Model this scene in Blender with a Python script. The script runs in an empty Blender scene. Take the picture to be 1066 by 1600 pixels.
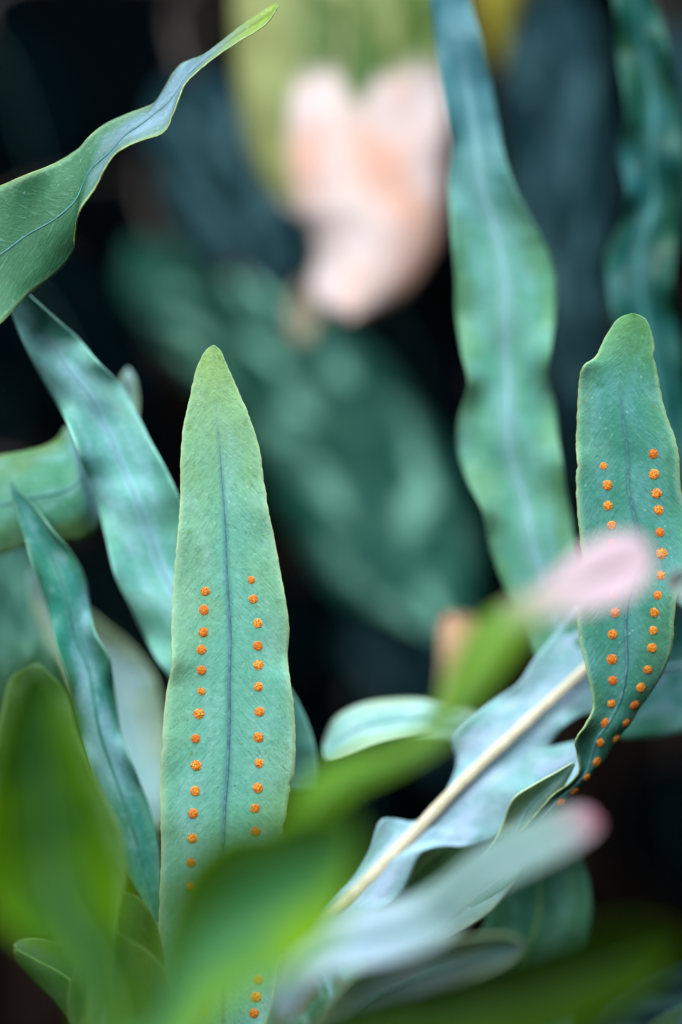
import bpy, bmesh, math, random
from mathutils import Vector, Matrix, noise
from mathutils.bvhtree import BVHTree
random.seed(7)
scene = bpy.context.scene
col = scene.collection

# ------------------------------------------------------------------ camera
LENS, SENSOR_H, FOCUS, TILT = 90.0, 36.0, 0.55, math.radians(10)
FP = Vector((0, 0, 0.24))                                  # point in focus, metres above the soil
ROT = Matrix.Rotation(math.pi/2 - TILT, 3, 'X')
CAM = FP + ROT @ Vector((0, 0, FOCUS))
cd = bpy.data.cameras.new('camera'); cam = bpy.data.objects.new('camera', cd); col.objects.link(cam)
cam.location = CAM; cam.rotation_euler = (math.pi/2 - TILT, 0, 0)
cd.sensor_fit = 'VERTICAL'; cd.sensor_height = SENSOR_H; cd.sensor_width = 24; cd.lens = LENS
cd.clip_start = 0.02; cd.clip_end = 60
cd.dof.use_dof = True; cd.dof.focus_distance = FOCUS; cd.dof.aperture_fstop = 2.5; cd.dof.aperture_blades = 0
scene.camera = cam
# ------------------------------------------------------------------ world, lamps, exposure
w = bpy.data.worlds.new('World'); scene.world = w; w.use_nodes = True
bg = w.node_tree.nodes['Background']; bg.inputs[0].default_value = (0.3, 0.7, 1.0, 1); bg.inputs[1].default_value = 0.004
def area(name, loc, target, size, power, color):
    l = bpy.data.lights.new(name, 'AREA'); l.energy = power; l.color = color; l.shape = 'DISK'; l.size = size
    o = bpy.data.objects.new(name, l); col.objects.link(o); o.location = loc
    o.rotation_euler = (Vector(target) - Vector(loc)).to_track_quat('-Z', 'Y').to_euler()
area('window_light', (-0.34, -0.80, 1.08), (0, 0.0, 0.25), 1.0, 29, (0.95, 1.0, 0.98))
area('roof_light', (0.15, -0.02, 1.25), (0, 0.0, 0.22), 1.1, 23, (0.80, 0.91, 1.0))
vs = scene.view_settings; vs.view_transform = 'Standard'; vs.look = 'None'; vs.exposure = 0.0; vs.gamma = 1; vs.use_curve_mapping = False

# ------------------------------------------------------------------ helpers
HF = SENSOR_H/LENS*FOCUS                                   # frame height at the focal plane
def P(px, py, off=0.0):
    """a place in the scene: off = millimetres behind the focal plane"""
    d = FOCUS + off/1000.0; k = HF/1600.0*d/FOCUS
    return CAM + ROT @ Vector(((px-533)*k, (800-py)*k, -d))
def s2l(r, g, b):
    f = lambda c: c/12.92 if c <= .04045 else ((c+.055)/1.055)**2.4
    return (f(r/255), f(g/255), f(b/255), 1)
def tag(o, label=None, cat=None, group=None, kind=None):
    for k, v in (('label', label), ('category', cat), ('group', group), ('kind', kind)):
        if v: o[k] = v
    return o
def empty(name, loc):
    o = bpy.data.objects.new(name, None); o.empty_display_size = .01; o.location = loc; col.objects.link(o); return o
def obj(name, verts, faces, mat, parent=None, origin=None, uvs=None, smooth=True):
    """one mesh object; its origin sits at `origin` (world)"""
    origin = Vector(origin) if origin is not None else Vector((0, 0, 0))
    me = bpy.data.meshes.new(name); me.from_pydata([tuple(Vector(v)-origin) for v in verts], [], faces); me.update()
    if smooth: me.polygons.foreach_set('use_smooth', [True]*len(me.polygons))
    if uvs:
        for lname, data in uvs.items():
            l = me.uv_layers.new(name=lname)
            for lp in me.loops: l.data[lp.index].uv = data[lp.vertex_index]
    me.materials.append(mat)
    o = bpy.data.objects.new(name, me); col.objects.link(o); place(o, origin, parent); return o
def wloc(o):
    v = Vector(o.location)
    while o.parent: o = o.parent; v += Vector(o.location)
    return v
def place(o, world, parent):
    if parent: o.parent = parent; o.location = Vector(world) - wloc(parent)
    else: o.location = world
def cr(pts, t):
    """Catmull-Rom through tuples, t in 0..len-1"""
    n = len(pts); i = min(int(t), n-2); f = t-i
    p0, p1, p2, p3 = pts[max(i-1, 0)], pts[i], pts[i+1], pts[min(i+2, n-1)]
    return [.5*((2*b)+(-a+c)*f+(2*a-5*b+4*c-d)*f*f+(-a+3*b-3*c+d)*f**3) for a, b, c, d in zip(p0, p1, p2, p3)]
def tube(pts, radii, seg=8, squash=1.0):
    vs_, fs = [], []; n = len(pts); up = Vector((.13, -1, .21)).normalized()
    for i, p in enumerate(pts):
        t = (pts[min(i+1, n-1)]-pts[max(i-1, 0)]).normalized(); a = t.cross(up).normalized(); b = a.cross(t)
        for k in range(seg):
            q = 2*math.pi*k/seg; vs_.append(p+(a*math.cos(q)+b*math.sin(q)*squash)*radii[i])
    for i in range(n-1):
        for k in range(seg):
            a, b = i*seg+k, i*seg+(k+1) % seg; fs.append((a, b, b+seg, a+seg))
    fs.append(tuple(range(seg-1, -1, -1))); fs.append(tuple((n-1)*seg+k for k in range(seg)))
    return vs_, fs
def bez(p, n=16):
    out = []
    for i in range(n+1):
        q = list(p); t = i/n
        while len(q) > 1: q = [a.lerp(b, t) for a, b in zip(q, q[1:])]
        out.append(q[0])
    return out

# ------------------------------------------------------------------ materials
class NT:
    def __init__(s, name):
        s.m = bpy.data.materials.new(name); s.m.use_nodes = True; s.t = s.m.node_tree; s.t.nodes.clear()
    def n(s, typ, ins=None, **props):
        nd = s.t.nodes.new('ShaderNode'+typ)
        for k, v in props.items(): setattr(nd, k, v)
        for k, v in (ins or {}).items(): s.set(nd.inputs[k], v)
        return nd
    def set(s, sock, v):
        if isinstance(v, bpy.types.NodeSocket): s.t.links.new(v, sock)
        elif v is not None: sock.default_value = v
    def math(s, op, a, b=0.0, c=0.0, clamp=False):
        nd = s.n('Math', {0: a, 1: b, 2: c}, operation=op); nd.use_clamp = clamp; return nd.outputs[0]
    def ss(s, v, a, b, lo=0.0, hi=1.0):
        nd = s.n('MapRange', {0: v, 1: a, 2: b, 3: lo, 4: hi}, interpolation_type='SMOOTHSTEP'); return nd.outputs[0]
    def mix(s, f, a, b, mode='MIX'):
        nd = s.n('Mix', data_type='RGBA', blend_type=mode); s.set(nd.inputs[0], f); s.set(nd.inputs[6], a); s.set(nd.inputs[7], b)
        return nd.outputs[2]
    def noise(s, vec, scale, detail=3.0, rough=.55, dist=0.0):
        return s.n('TexNoise', {'Vector': vec, 'Scale': scale, 'Detail': detail, 'Roughness': rough, 'Distortion': dist}).outputs['Fac']
    def out(s, shader):
        o = s.n('OutputMaterial'); s.t.links.new(shader, o.inputs[0]); return s.m

def leaf_mat(name, base, olive, bloom, edge=(170, 200, 150), rib=None, rib_w=.1, rib_a=.55, olive_amt=.6, bloom_amt=.6, tip=None, tipv=(0.0, .3),
             foot=None, footv=(.7, 1.0), detail=0.0, trans=.22, rough=.48, blotch=0.0, blotch_col=None, pattern=None, spec=.22, tcol=None):
    t = NT(name); C = lambda c: s2l(*c) if c else None
    uv = t.n('UVMap', uv_map='UVMap').outputs[0]; sep = t.n('SeparateXYZ', {0: uv}); u, v = sep.outputs[0], sep.outputs[1]
    au = t.math('ABSOLUTE', t.math('MULTIPLY_ADD', u, 2.0, -1.0))
    met = t.n('UVMap', uv_map='metric').outputs[0]; rnd = t.n('ObjectInfo').outputs['Random']
    seedv = t.n('CombineXYZ', {0: t.math('MULTIPLY', rnd, 391.0), 1: t.math('MULTIPLY', rnd, 173.0), 2: t.math('MULTIPLY', rnd, 57.0)}).outputs[0]
    vec = t.n('VectorMath', {0: met, 1: seedv}, operation='ADD').outputs[0]
    svec = t.n('VectorMath', {0: vec, 1: (1.5, .55, 1.0)}, operation='MULTIPLY').outputs[0]
    n1 = t.noise(svec, .10, 4, .6, .4); n2 = t.noise(vec, .055, 3, .5, .3); n3 = t.noise(vec, .9, 4, .65)
    c = t.mix(t.math('MULTIPLY', t.ss(n1, .42, .66), bloom_amt), C(base), C(bloom))
    nb = t.noise(vec, .33, 2, .5)                                            # small waxy spots
    c = t.mix(t.math('MULTIPLY', t.ss(nb, .60, .72), bloom_amt*.55), c, C(bloom))
    ol = t.ss(t.math('ADD', t.math('MULTIPLY', n2, .9), t.math('MULTIPLY', au, .38)), .58, .85)
    c = t.mix(t.math('MULTIPLY', ol, olive_amt), c, C(olive))
    if blotch:
        # pale feathering between side veins, like a patterned foliage leaf
        px = t.math('MULTIPLY_ADD', au, -.35, v)
        wv = t.math('SINE', t.math('MULTIPLY_ADD', n2, 11.0, t.math('MULTIPLY', px, 24.0)))
        f = t.math('MULTIPLY', t.math('MULTIPLY', t.ss(wv, -.5, .9), t.ss(t.noise(vec, .045, 2), .36, .6)), t.math('MULTIPLY', t.ss(au, .0, .3), t.ss(au, 1.0, .55)))
        c = t.mix(t.math('MULTIPLY', f, blotch), c, C(blotch_col))
    if foot: c = t.mix(t.ss(t.math('MULTIPLY_ADD', n1, .2, v), footv[0]+.1, footv[1]+.1), c, C(foot))
    if tip: c = t.mix(t.ss(t.math('MULTIPLY_ADD', n1, .16, v), tipv[1]+.08, tipv[0]+.08), c, C(tip))
    if pattern: c = pattern(t, c, u, v, au, n1, n2)
    c = t.mix(1.0, c, t.n('CombineColor', {0: t.ss(n3, .2, .8, .84, 1.13), 1: t.ss(n3, .2, .8, .86, 1.12), 2: t.ss(n3, .2, .8, .86, 1.12)}).outputs[0], 'MULTIPLY')
    bump_h = n3
    if detail:
        ms = t.n('SeparateXYZ', {0: met}); ax = t.math('ABSOLUTE', ms.outputs[0])
        fv = t.n('CombineXYZ', {0: ax, 1: ms.outputs[1], 2: t.math('MULTIPLY', rnd, 90.0)}).outputs[0]
        rot = t.n('VectorRotate', {'Vector': fv, 'Angle': math.radians(-52)}, rotation_type='Z_AXIS').outputs[0]
        fe = t.noise(t.n('VectorMath', {0: rot, 1: (.35, 2.4, 1.0)}, operation='MULTIPLY').outputs[0], .9, 4, .6, .6)   # feathered veinlets
        c = t.mix(t.math('MULTIPLY', t.ss(fe, .55, .70), .22*detail), c, s2l(160, 214, 196))
        c = t.mix(t.math('MULTIPLY', t.ss(fe, .44, .31), .38*detail), c, s2l(62, 124, 110))
        sc = t.noise(t.n('VectorMath', {0: rot, 1: (.7, 1.5, 1.0)}, operation='MULTIPLY').outputs[0], .42, 2, .5, 1.6)
        line = t.ss(t.math('ABSOLUTE', t.math('SUBTRACT', sc, .5)), .010, .002)
        line = t.math('MULTIPLY', line, t.math('MULTIPLY', t.ss(t.noise(vec, .16, 2), .46, .56), t.ss(t.noise(vec, .8, 1), .42, .54)))
        c = t.mix(t.math('MULTIPLY', line, .9*detail), c, s2l(62, 104, 62))
        vo = t.n('TexVoronoi', {'Vector': vec, 'Scale': .55, 'Randomness': 1.0}).outputs['Distance']
        sp = t.math('MULTIPLY', t.ss(vo, .20, .10), t.ss(t.noise(vec, .35, 1), .50, .60))
        c = t.mix(t.math('MULTIPLY', sp, .28*detail), c, s2l(190, 226, 214))
        sv = t.n('TexVoronoi', {'Vector': t.n('VectorMath', {0: rot, 1: (.5, 1.6, 1.0)}, operation='MULTIPLY').outputs[0], 'Scale': .17}).outputs['Distance']
        c = t.mix(t.math('MULTIPLY', t.math('MULTIPLY', t.ss(sv, .16, .07), t.ss(t.noise(vec, 1.3, 3), .45, .6)), .6*detail), c, s2l(104, 126, 56))
        # pale bristly rim
        tick = t.noise(t.n('VectorMath', {0: vec, 1: (.35, 2.2, 1.0)}, operation='MULTIPLY').outputs[0], 1.2, 2)
        rimw = t.math('MULTIPLY_ADD', tick, .13, .80)
        c = t.mix(t.math('MULTIPLY', t.ss(t.math('SUBTRACT', au, rimw), .0, .10), .22*detail), c, s2l(186, 220, 176))
        bump_h = t.math('ADD', n3, t.math('MULTIPLY', fe, 1.2))
    if rib: c = t.mix(t.math('MULTIPLY', t.ss(au, rib_w, rib_w*.15), t.ss(v, .09, .3, .0, rib_a)), c, C(rib))
    c = t.mix(t.ss(au, .955, 1.0, 0, .4), c, C(edge))
    bmp = t.n('Bump', {'Strength': .28, 'Distance': .0006, 'Height': bump_h}).outputs[0]
    pr = t.n('BsdfPrincipled', {'Base Color': c, 'Roughness': t.ss(n1, .3, .7, rough-.07, rough+.1), 'Specular IOR Level': spec, 'Normal': bmp})
    tc = t.mix(.55, c, C(tcol) if tcol else C(olive))
    tr = t.n('BsdfTranslucent', {'Color': tc, 'Normal': bmp})
    mx = t.n('MixShader', {0: trans}); t.t.links.new(pr.outputs[0], mx.inputs[1]); t.t.links.new(tr.outputs[0], mx.inputs[2])
    return t.out(mx.outputs[0])

def plain_mat(name, a, b, scale=400.0, rough=.5, bump=.2, coords='Object', spec=.4):
    t = NT(name); vec = t.n('TexCoord').outputs[coords]
    n1 = t.noise(vec, scale, 4, .6); c = t.mix(t.ss(n1, .35, .65), s2l(*a), s2l(*b))
    bmp = t.n('Bump', {'Strength': bump, 'Distance': .0005, 'Height': t.noise(vec, scale*4, 3)}).outputs[0]
    pr = t.n('BsdfPrincipled', {'Base Color': c, 'Roughness': rough, 'Normal': bmp, 'Specular IOR Level': spec}); return t.out(pr.outputs[0])

def sorus_mat():
    t = NT('spore_orange'); vec = t.n('TexCoord').outputs['Object']; rnd = t.n('ObjectInfo').outputs['Random']
    vo = t.n('TexVoronoi', {'Vector': vec, 'Scale': 4200.0}); n1 = t.noise(vec, 2600.0, 3)
    c = t.mix(t.ss(n1, .35, .65), s2l(216, 124, 30), s2l(240, 168, 66))
    c = t.mix(t.ss(t.n('SeparateColor', {0: vo.outputs['Color']}).outputs[0], .72, .9), c, s2l(150, 74, 18))
    c = t.mix(t.math('MULTIPLY', t.math('POWER', rnd, 1.5), .75), c, s2l(186, 84, 20))
    pr = t.n('BsdfPrincipled', {'Base Color': c, 'Roughness': .55, 'Specular IOR Level': .3}); return t.out(pr.outputs[0])

def soil_mat():
    t = NT('dark_soil'); vec = t.n('TexCoord').outputs['Object']
    n1 = t.noise(vec, 30.0, 6, .65); n2 = t.noise(vec, 160.0, 4, .6)
    c = t.mix(t.ss(n1, .35, .7), s2l(10, 7, 6), s2l(30, 18, 14)); c = t.mix(t.ss(n2, .62, .75), c, s2l(46, 28, 20))
    bmp = t.n('Bump', {'Strength': .8, 'Distance': .01, 'Height': t.math('ADD', n1, n2)}).outputs[0]
    pr = t.n('BsdfPrincipled', {'Base Color': c, 'Roughness': .95, 'Specular IOR Level': .02, 'Normal': bmp}); return t.out(pr.outputs[0])

def peach_pattern(t, c, u, v, au, n1, n2):
    # v = 0 at the tip: pink-white lower half, green mottling towards the stalk, cream-green left margin
    vv = t.math('ADD', v, t.math('MULTIPLY_ADD', n2, .12, -.06))
    streak = t.ss(t.math('SINE', t.math('MULTIPLY_ADD', n2, 7.0, t.math('MULTIPLY_ADD', au, -5.0, t.math('MULTIPLY', v, 26.0)))), .2, .9)
    pv = t.n('CombineXYZ', {0: t.math('MULTIPLY_ADD', au, 1.2, u), 1: t.math('MULTIPLY', v, 2.2), 2: 3.7}).outputs[0]
    pn = t.noise(pv, 3.6, 3, .6, .8)
    g = t.mix(t.math('MULTIPLY', t.ss(pn, .40, .54), t.ss(u, .15, .4)), s2l(144, 152, 98), s2l(72, 100, 44))
    g = t.mix(t.ss(t.math('ABSOLUTE', t.math('SUBTRACT', u, .56)), .16, .04, 0, t.ss(v, .78, .68)), g, s2l(66, 100, 46))
    wedge = t.math('ADD', t.ss(t.math('ABSOLUTE', t.math('SUBTRACT', u, .56)), .11, .02, 0, .06), t.ss(u, .30, .12, 0, .25))
    edge_v = t.math('SUBTRACT', .69, wedge)
    pink = t.mix(t.ss(t.math('ADD', t.noise(pv, 1.7, 2, .5, .5), t.math('MULTIPLY_ADD', u, .22, t.math('MULTIPLY', v, -.3))), .44, .78), s2l(226, 206, 206), s2l(224, 172, 152))
    return t.mix(t.ss(vv, t.math('SUBTRACT', edge_v, .03), t.math('ADD', edge_v, .03)), pink, g)

TEAL = dict(base=(84, 156, 130), olive=(98, 150, 86), bloom=(128, 186, 178))
M = {}
M['main'] = leaf_mat('sori_leaf', (103, 172, 153), (138, 174, 109), (138, 190, 186), edge=(217, 222, 178), rib=(73, 121, 135), rib_w=.11, olive_amt=.32, bloom_amt=.55, tip=(138, 174, 107), tipv=(.0, .36), detail=1.0, trans=.18, rough=.55, spec=.2)
M['right'] = leaf_mat('sori_leaf_dark', (66, 139, 122), (97, 150, 95), (100, 159, 165), edge=(178, 197, 148), rib=(56, 103, 114), rib_w=.09, olive_amt=.32, bloom_amt=.5, tip=(86, 139, 82), tipv=(.0, .2), detail=1.0, trans=.18, rough=.55, spec=.2)
M['arch'] = leaf_mat('arched_leaf', (100, 128, 143), (82, 112, 23), (117, 145, 164), edge=(116, 137, 93), rib=(54, 92, 85), rib_w=.07, olive_amt=.6, bloom_amt=1.0, foot=(55, 107, 76), footv=(.5, .68), tip=(125, 147, 57), tipv=(.06, .24), detail=.8, trans=.2)
M['teal'] = leaf_mat('glaucous_leaf', (105, 175, 168), (109, 171, 137), (154, 201, 219), edge=(168, 222, 207), rib=(159, 202, 232), rib_w=.2, olive_amt=.4, bloom_amt=.6, trans=.15)
M['teal2'] = leaf_mat('deep_glaucous_leaf', (45, 123, 111), (79, 125, 77), (114, 156, 171), edge=(136, 180, 157), rib=(114, 154, 159), rib_w=.2, rib_a=.2, olive_amt=.35, bloom_amt=.8, trans=.12)
M['tall'] = leaf_mat('tall_leaf', (82, 145, 125), (93, 135, 65), (104, 153, 157), edge=(114, 165, 135), rib=(116, 156, 164), rib_w=.28, olive_amt=.45, bloom_amt=.55, tip=(61, 111, 123), tipv=(.15, .5), trans=.15)
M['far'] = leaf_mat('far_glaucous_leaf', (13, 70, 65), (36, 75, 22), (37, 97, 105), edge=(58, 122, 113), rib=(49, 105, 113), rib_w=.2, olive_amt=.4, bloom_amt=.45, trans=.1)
M['frond'] = leaf_mat('frond_blade', (133, 176, 188), (110, 162, 160), (178, 201, 229), edge=(186, 196, 214), rib=(166, 175, 216), rib_w=.35, rib_a=.4, olive_amt=.7, bloom_amt=.85, blotch=.35, blotch_col=(193, 207, 235), trans=.12, rough=.4)
M['pale'] = leaf_mat('pale_leaf', (150, 190, 192), (150, 170, 90), (186, 204, 214), edge=(170, 186, 110), olive_amt=.55, bloom_amt=.8, trans=.2)
M['lobe'] = leaf_mat('pale_lobe', (146, 196, 190), (190, 206, 150), (180, 216, 218), edge=(214, 226, 170), olive_amt=.5, bloom_amt=.8, trans=.25)
M['curl'] = leaf_mat('curled_leaf', (89, 160, 131), (119, 140, 35), (138, 194, 198), edge=(172, 192, 117), rib=(149, 203, 221), rib_w=.12, rib_a=.2, olive_amt=.6, bloom_amt=.6, tip=(160, 207, 238), tipv=(.08, .34), trans=.2)
M['pink'] = leaf_mat('pink_tipped_leaf', (153, 187, 182), (139, 177, 162), (181, 196, 211), edge=(191, 192, 186), tip=(189, 116, 139), tipv=(.0, .26), foot=(178, 202, 218), footv=(.45, .75), olive_amt=.4, bloom_amt=.5, trans=.3)
M['pinkgreen'] = leaf_mat('green_leaf_pink_tip', (94, 134, 27), (80, 127, 4), (114, 145, 63), edge=(116, 148, 54), tip=(200, 172, 184), tipv=(.24, .44), olive_amt=.8, bloom_amt=.4, trans=.35, foot=(78, 125, 9), footv=(.62, .8))
M['peachtip'] = leaf_mat('peach_tipped_leaf', (96, 136, 40), (90, 140, 10), (120, 150, 70), tip=(176, 136, 106), tipv=(.15, .5), olive_amt=.5, bloom_amt=.4, trans=.3)
M['greenl'] = leaf_mat('olive_green_leaf', (48, 97, 32), (90, 137, 1), (76, 127, 55), edge=(96, 141, 5), rib=(28, 75, 34), rib_w=.55, rib_a=.6, olive_amt=1.0, bloom_amt=.5, spec=.08, trans=.42, tcol=(110, 162, 0))
M['green'] = leaf_mat('fresh_green_leaf', (74, 126, 67), (113, 159, 6), (101, 162, 101), spec=.12, edge=(117, 163, 10), rib=(48, 133, 85), rib_w=.55, rib_a=.6, olive_amt=1.0, bloom_amt=.5, trans=.32, tcol=(103, 152, 0))
M['green2'] = leaf_mat('soft_green_leaf', (64, 104, 62), (90, 126, 44), (116, 156, 122), edge=(130, 166, 120), olive_amt=.6, bloom_amt=.6, trans=.3)
M['dgreen'] = leaf_mat('deep_green_leaf', (33, 60, 1), (50, 80, 1), (41, 66, 8), edge=(50, 75, 6), olive_amt=.8, bloom_amt=.4, trans=.3, spec=.04, rough=.6)  # low leaf: shade towards the bottom is put into this darker base colour
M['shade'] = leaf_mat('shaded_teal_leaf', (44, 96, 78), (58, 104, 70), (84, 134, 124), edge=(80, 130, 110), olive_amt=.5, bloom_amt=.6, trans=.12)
M['round'] = leaf_mat('round_green_leaf', (36, 66, 34), (60, 86, 24), (60, 98, 76), edge=(110, 144, 100), olive_amt=.6, bloom_amt=.5, trans=.15, detail=.25)
M['mid'] = leaf_mat('bottom_leaf', (70, 122, 96), (60, 104, 60), (128, 172, 160), edge=(150, 184, 150), olive_amt=.6, bloom_amt=.9, trans=.15, blotch=.5, blotch_col=(120, 76, 56))
M['peach'] = leaf_mat('variegated_leaf', (150, 160, 104), (150, 160, 104), (150, 166, 120), edge=(176, 160, 100), olive_amt=.2, bloom_amt=.2, pattern=peach_pattern, trans=.2, rough=.5)
M['yellow'] = leaf_mat('yellow_leaf', (150, 136, 40), (170, 150, 50), (160, 150, 70), edge=(150, 140, 60), olive_amt=.5, bloom_amt=.3)
M['tan'] = leaf_mat('tan_leaf', (176, 160, 140), (150, 130, 100), (190, 176, 160), edge=(150, 130, 100), olive_amt=.5, bloom_amt=.3)
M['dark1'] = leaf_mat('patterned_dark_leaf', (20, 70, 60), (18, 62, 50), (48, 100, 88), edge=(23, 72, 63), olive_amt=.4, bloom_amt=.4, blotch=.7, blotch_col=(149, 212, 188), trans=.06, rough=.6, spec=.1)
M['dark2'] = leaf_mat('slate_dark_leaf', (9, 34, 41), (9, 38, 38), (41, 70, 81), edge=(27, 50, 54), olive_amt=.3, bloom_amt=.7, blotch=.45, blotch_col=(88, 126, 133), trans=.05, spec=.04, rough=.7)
M['dark3'] = leaf_mat('shade_dark_leaf', (1, 6, 9), (1, 9, 7), (4, 15, 22), edge=(2, 9, 13), olive_amt=.3, bloom_amt=.6, trans=.02, spec=.0, rough=.85)  # near-black on purpose: the background's deep shade is put into the leaf colour
M['rachis'] = plain_mat('rachis_cream', (186, 178, 154), (204, 194, 172), 300)
M['rib_dark'] = plain_mat('midrib_blue_green', (54, 100, 108), (84, 134, 136), 900)
M['rib_pale'] = plain_mat('midrib_pale', (108, 162, 164), (128, 176, 186), 500)
M['rib_teal'] = plain_mat('midrib_teal', (40, 104, 98), (58, 122, 118), 500)
M['rib_green'] = plain_mat('midrib_green', (70, 116, 60), (96, 136, 70), 500)
M['rib_bg'] = plain_mat('midrib_deep', (30, 62, 54), (40, 74, 64), 300)
M['rib_rose'] = plain_mat('midrib_rose', (176, 160, 118), (196, 172, 136), 200)
M['margin'] = plain_mat('margin_cream', (140, 182, 128), (176, 206, 160), 700)
M['margin_r'] = plain_mat('margin_yellow', (118, 144, 78), (158, 180, 120), 700)
M['stalk'] = plain_mat('stalk_green', (70, 96, 56), (100, 116, 72), 300)
M['stem'] = plain_mat('stem_brown', (30, 24, 20), (50, 38, 30), 120)
M['sorus'] = sorus_mat(); M['soil'] = soil_mat()

# ------------------------------------------------------------------ leaf builder
def densify(st, rev):
    st = [tuple(s) if len(s) == 7 else tuple(s)+(0, 0, 0) for s in st]
    return st[::-1] if rev else st
def leaf(parent, name, st, off, mat, rev=False, nu=20, k=6, ripple=.35, camber=0.0, thick=.00035, midline=None, margin=None,
         rib=None, rib_r=.0003, rib_from=.1, seed=0, sink=.0, jag=0.0, rib_name='midrib', extra=0.0):
    """st: (lx,ly,rx,ry, dl,dm,dr) edge places with depth offsets in mm; first station is the tip (rev: last is)"""
    st = densify(st, rev); n = len(st); nv = (n-1)*k+1; off_s = off if isinstance(off, (tuple, list)) else (off, off)
    if rev: off_s = off_s[::-1]
    verts, uvA, uvB = [], [], []; mids = []; L = []; R = []; along = 0.0; prev = None
    for j in range(nv):
        t = j/k; s = cr(st, min(t, n-1)); v = j/(nv-1); o = off_s[0]+(off_s[1]-off_s[0])*v
        f = .5
        if midline: f = cross_frac(s[:4], midline)
        row = []
        for i in range(nu+1):
            u = i/nu; a = abs(2*u-1)
            x = u/.5*f if u < .5 else f+(u-.5)/.5*(1-f)
            px = s[0]+(s[2]-s[0])*x; py = s[1]+(s[3]-s[1])*x
            if jag and a > .8:
                q = (noise.noise(Vector((py*.09, u*9, seed)))+.8*noise.noise(Vector((px*.3, py*.3, seed+5))))*jag*(a-.8)/.2
                nk = noise.noise(Vector((py*.035+40, u*5+seed, px*.01)))
                q -= max(0, nk-.42)*14*jag*(a-.8)/.2*(1 if u > .5 else 1); px += q*(1 if u > .5 else -1)
            de = s[4] if u < .5 else s[6]
            d = s[5]*(1-a*a) + de*a*a + camber*a*a
            nz = noise.noise(Vector((px*.016+seed*7.3, py*.016, seed*3.1)))*(.4+.9*a*a) + .35*noise.noise(Vector((px*.05, py*.05+seed, seed)))*a
            row.append(P(px, py, o+d+nz*ripple))
        m = row[nu//2]
        if prev is not None: along += (m-prev).length*1000
        prev = m; mids.append(m); L.append(row[0]); R.append(row[-1])
        acc = [0.0]*(nu+1)
        for i in range(nu//2+1, nu+1): acc[i] = acc[i-1]+(row[i]-row[i-1]).length*1000
        for i in range(nu//2-1, -1, -1): acc[i] = acc[i+1]-(row[i+1]-row[i]).length*1000
        for i in range(nu+1):
            verts.append(row[i]); uvA.append((i/nu, v)); uvB.append((acc[i], along))
    W = nu+1; faces = [(j*W+i, j*W+i+1, (j+1)*W+i+1, (j+1)*W+i) for j in range(nv-1) for i in range(nu)]
    ob = obj(name, verts, faces, mat, parent, mids[-1], {'UVMap': uvA, 'metric': uvB})
    md = ob.modifiers.new('thickness', 'SOLIDIFY'); md.thickness = thick; md.offset = 0
    nrm = [(verts[j*W+nu//2+1]-verts[j*W+nu//2-1]).cross(mids[min(j+1, nv-1)]-mids[max(j-1, 0)]).normalized() for j in range(nv)]
    nrm = [q if q.dot(CAM-m) > 0 else -q for q, m in zip(nrm, mids)]
    info = dict(ob=ob, verts=verts, faces=faces, mids=mids, L=L, R=R, nrm=nrm, bvh=BVHTree.FromPolygons(verts, faces))
    sub = ob if (parent is not None and parent.parent is None and not parent.get('_leaf')) else ob
    holder = parent if parent is not None and parent.get('_leaf') else ob
    if rib:
        j0 = int(rib_from*nv); pts = [mids[j]+nrm[j]*(thick*.5-sink*rib_r) for j in range(j0, nv)]
        rr = [rib_r*(.25+.75*min(1, (i+1)/(len(pts)*.5)))*(1+.22*noise.noise(Vector((i*.35, seed, 2)))) for i in range(len(pts))]
        a, b = tube(pts, rr, 8); obj(rib_name, a, b, M[rib], holder, pts[-1])
    if margin:
        for E in (L, R):
            a, b = tube(E, [.00013]*len(E), 6); obj('margin', a, b, M[margin], holder, E[-1])
    return info
def cross_frac(s, line):
    ax, ay, bx, by = s
    for (x1, y1), (x2, y2) in zip(line, line[1:]):
        den = (bx-ax)*(y2-y1)-(by-ay)*(x2-x1)
        if abs(den) < 1e-9: continue
        t = ((x1-ax)*(y2-y1)-(y1-ay)*(x2-x1))/den; q = ((x1-ax)*(by-ay)-(y1-ay)*(bx-ax))/den
        if -.001 <= q <= 1.001 and .02 < t < .98: return t
    return .5
def stalk(root, info, foot, r=.0011, mat='stalk', name='stalk', reach=.03):
    m = info['mids']; b = m[-1]; d = (m[-1]-m[-6]).normalized(); foot = Vector(foot)
    pts = bez([b-d*.002, b+d*reach, foot+Vector((0, 0, .05)), foot-Vector((0, 0, .004))], 18)
    a, f = tube(pts, [r*(.7+.5*i/18) for i in range(19)], 8); obj(name, a, f, M[mat], root, pts[-1])
def leaf_thing(name, label, st, off, mat, foot=None, cat='leaf', group=None, stalk_r=.0011, reach=.03, **kw):
    root = empty(name, (0, 0, 0)); root['_leaf'] = 1; tag(root, label, cat, group)
    info = leaf(root, 'blade', st, off, M[mat], **kw)
    base = Vector(info['mids'][-1])
    if foot is None: foot = (base.x*.6, base.y+.01, 0)
    stalk(root, info, foot, stalk_r, reach=reach)
    shift = Vector(foot); root.location = shift                          # the thing's origin at its foot on the soil
    for ch in root.children: ch.location = Vector(ch.location)-shift
    return root, info

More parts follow.
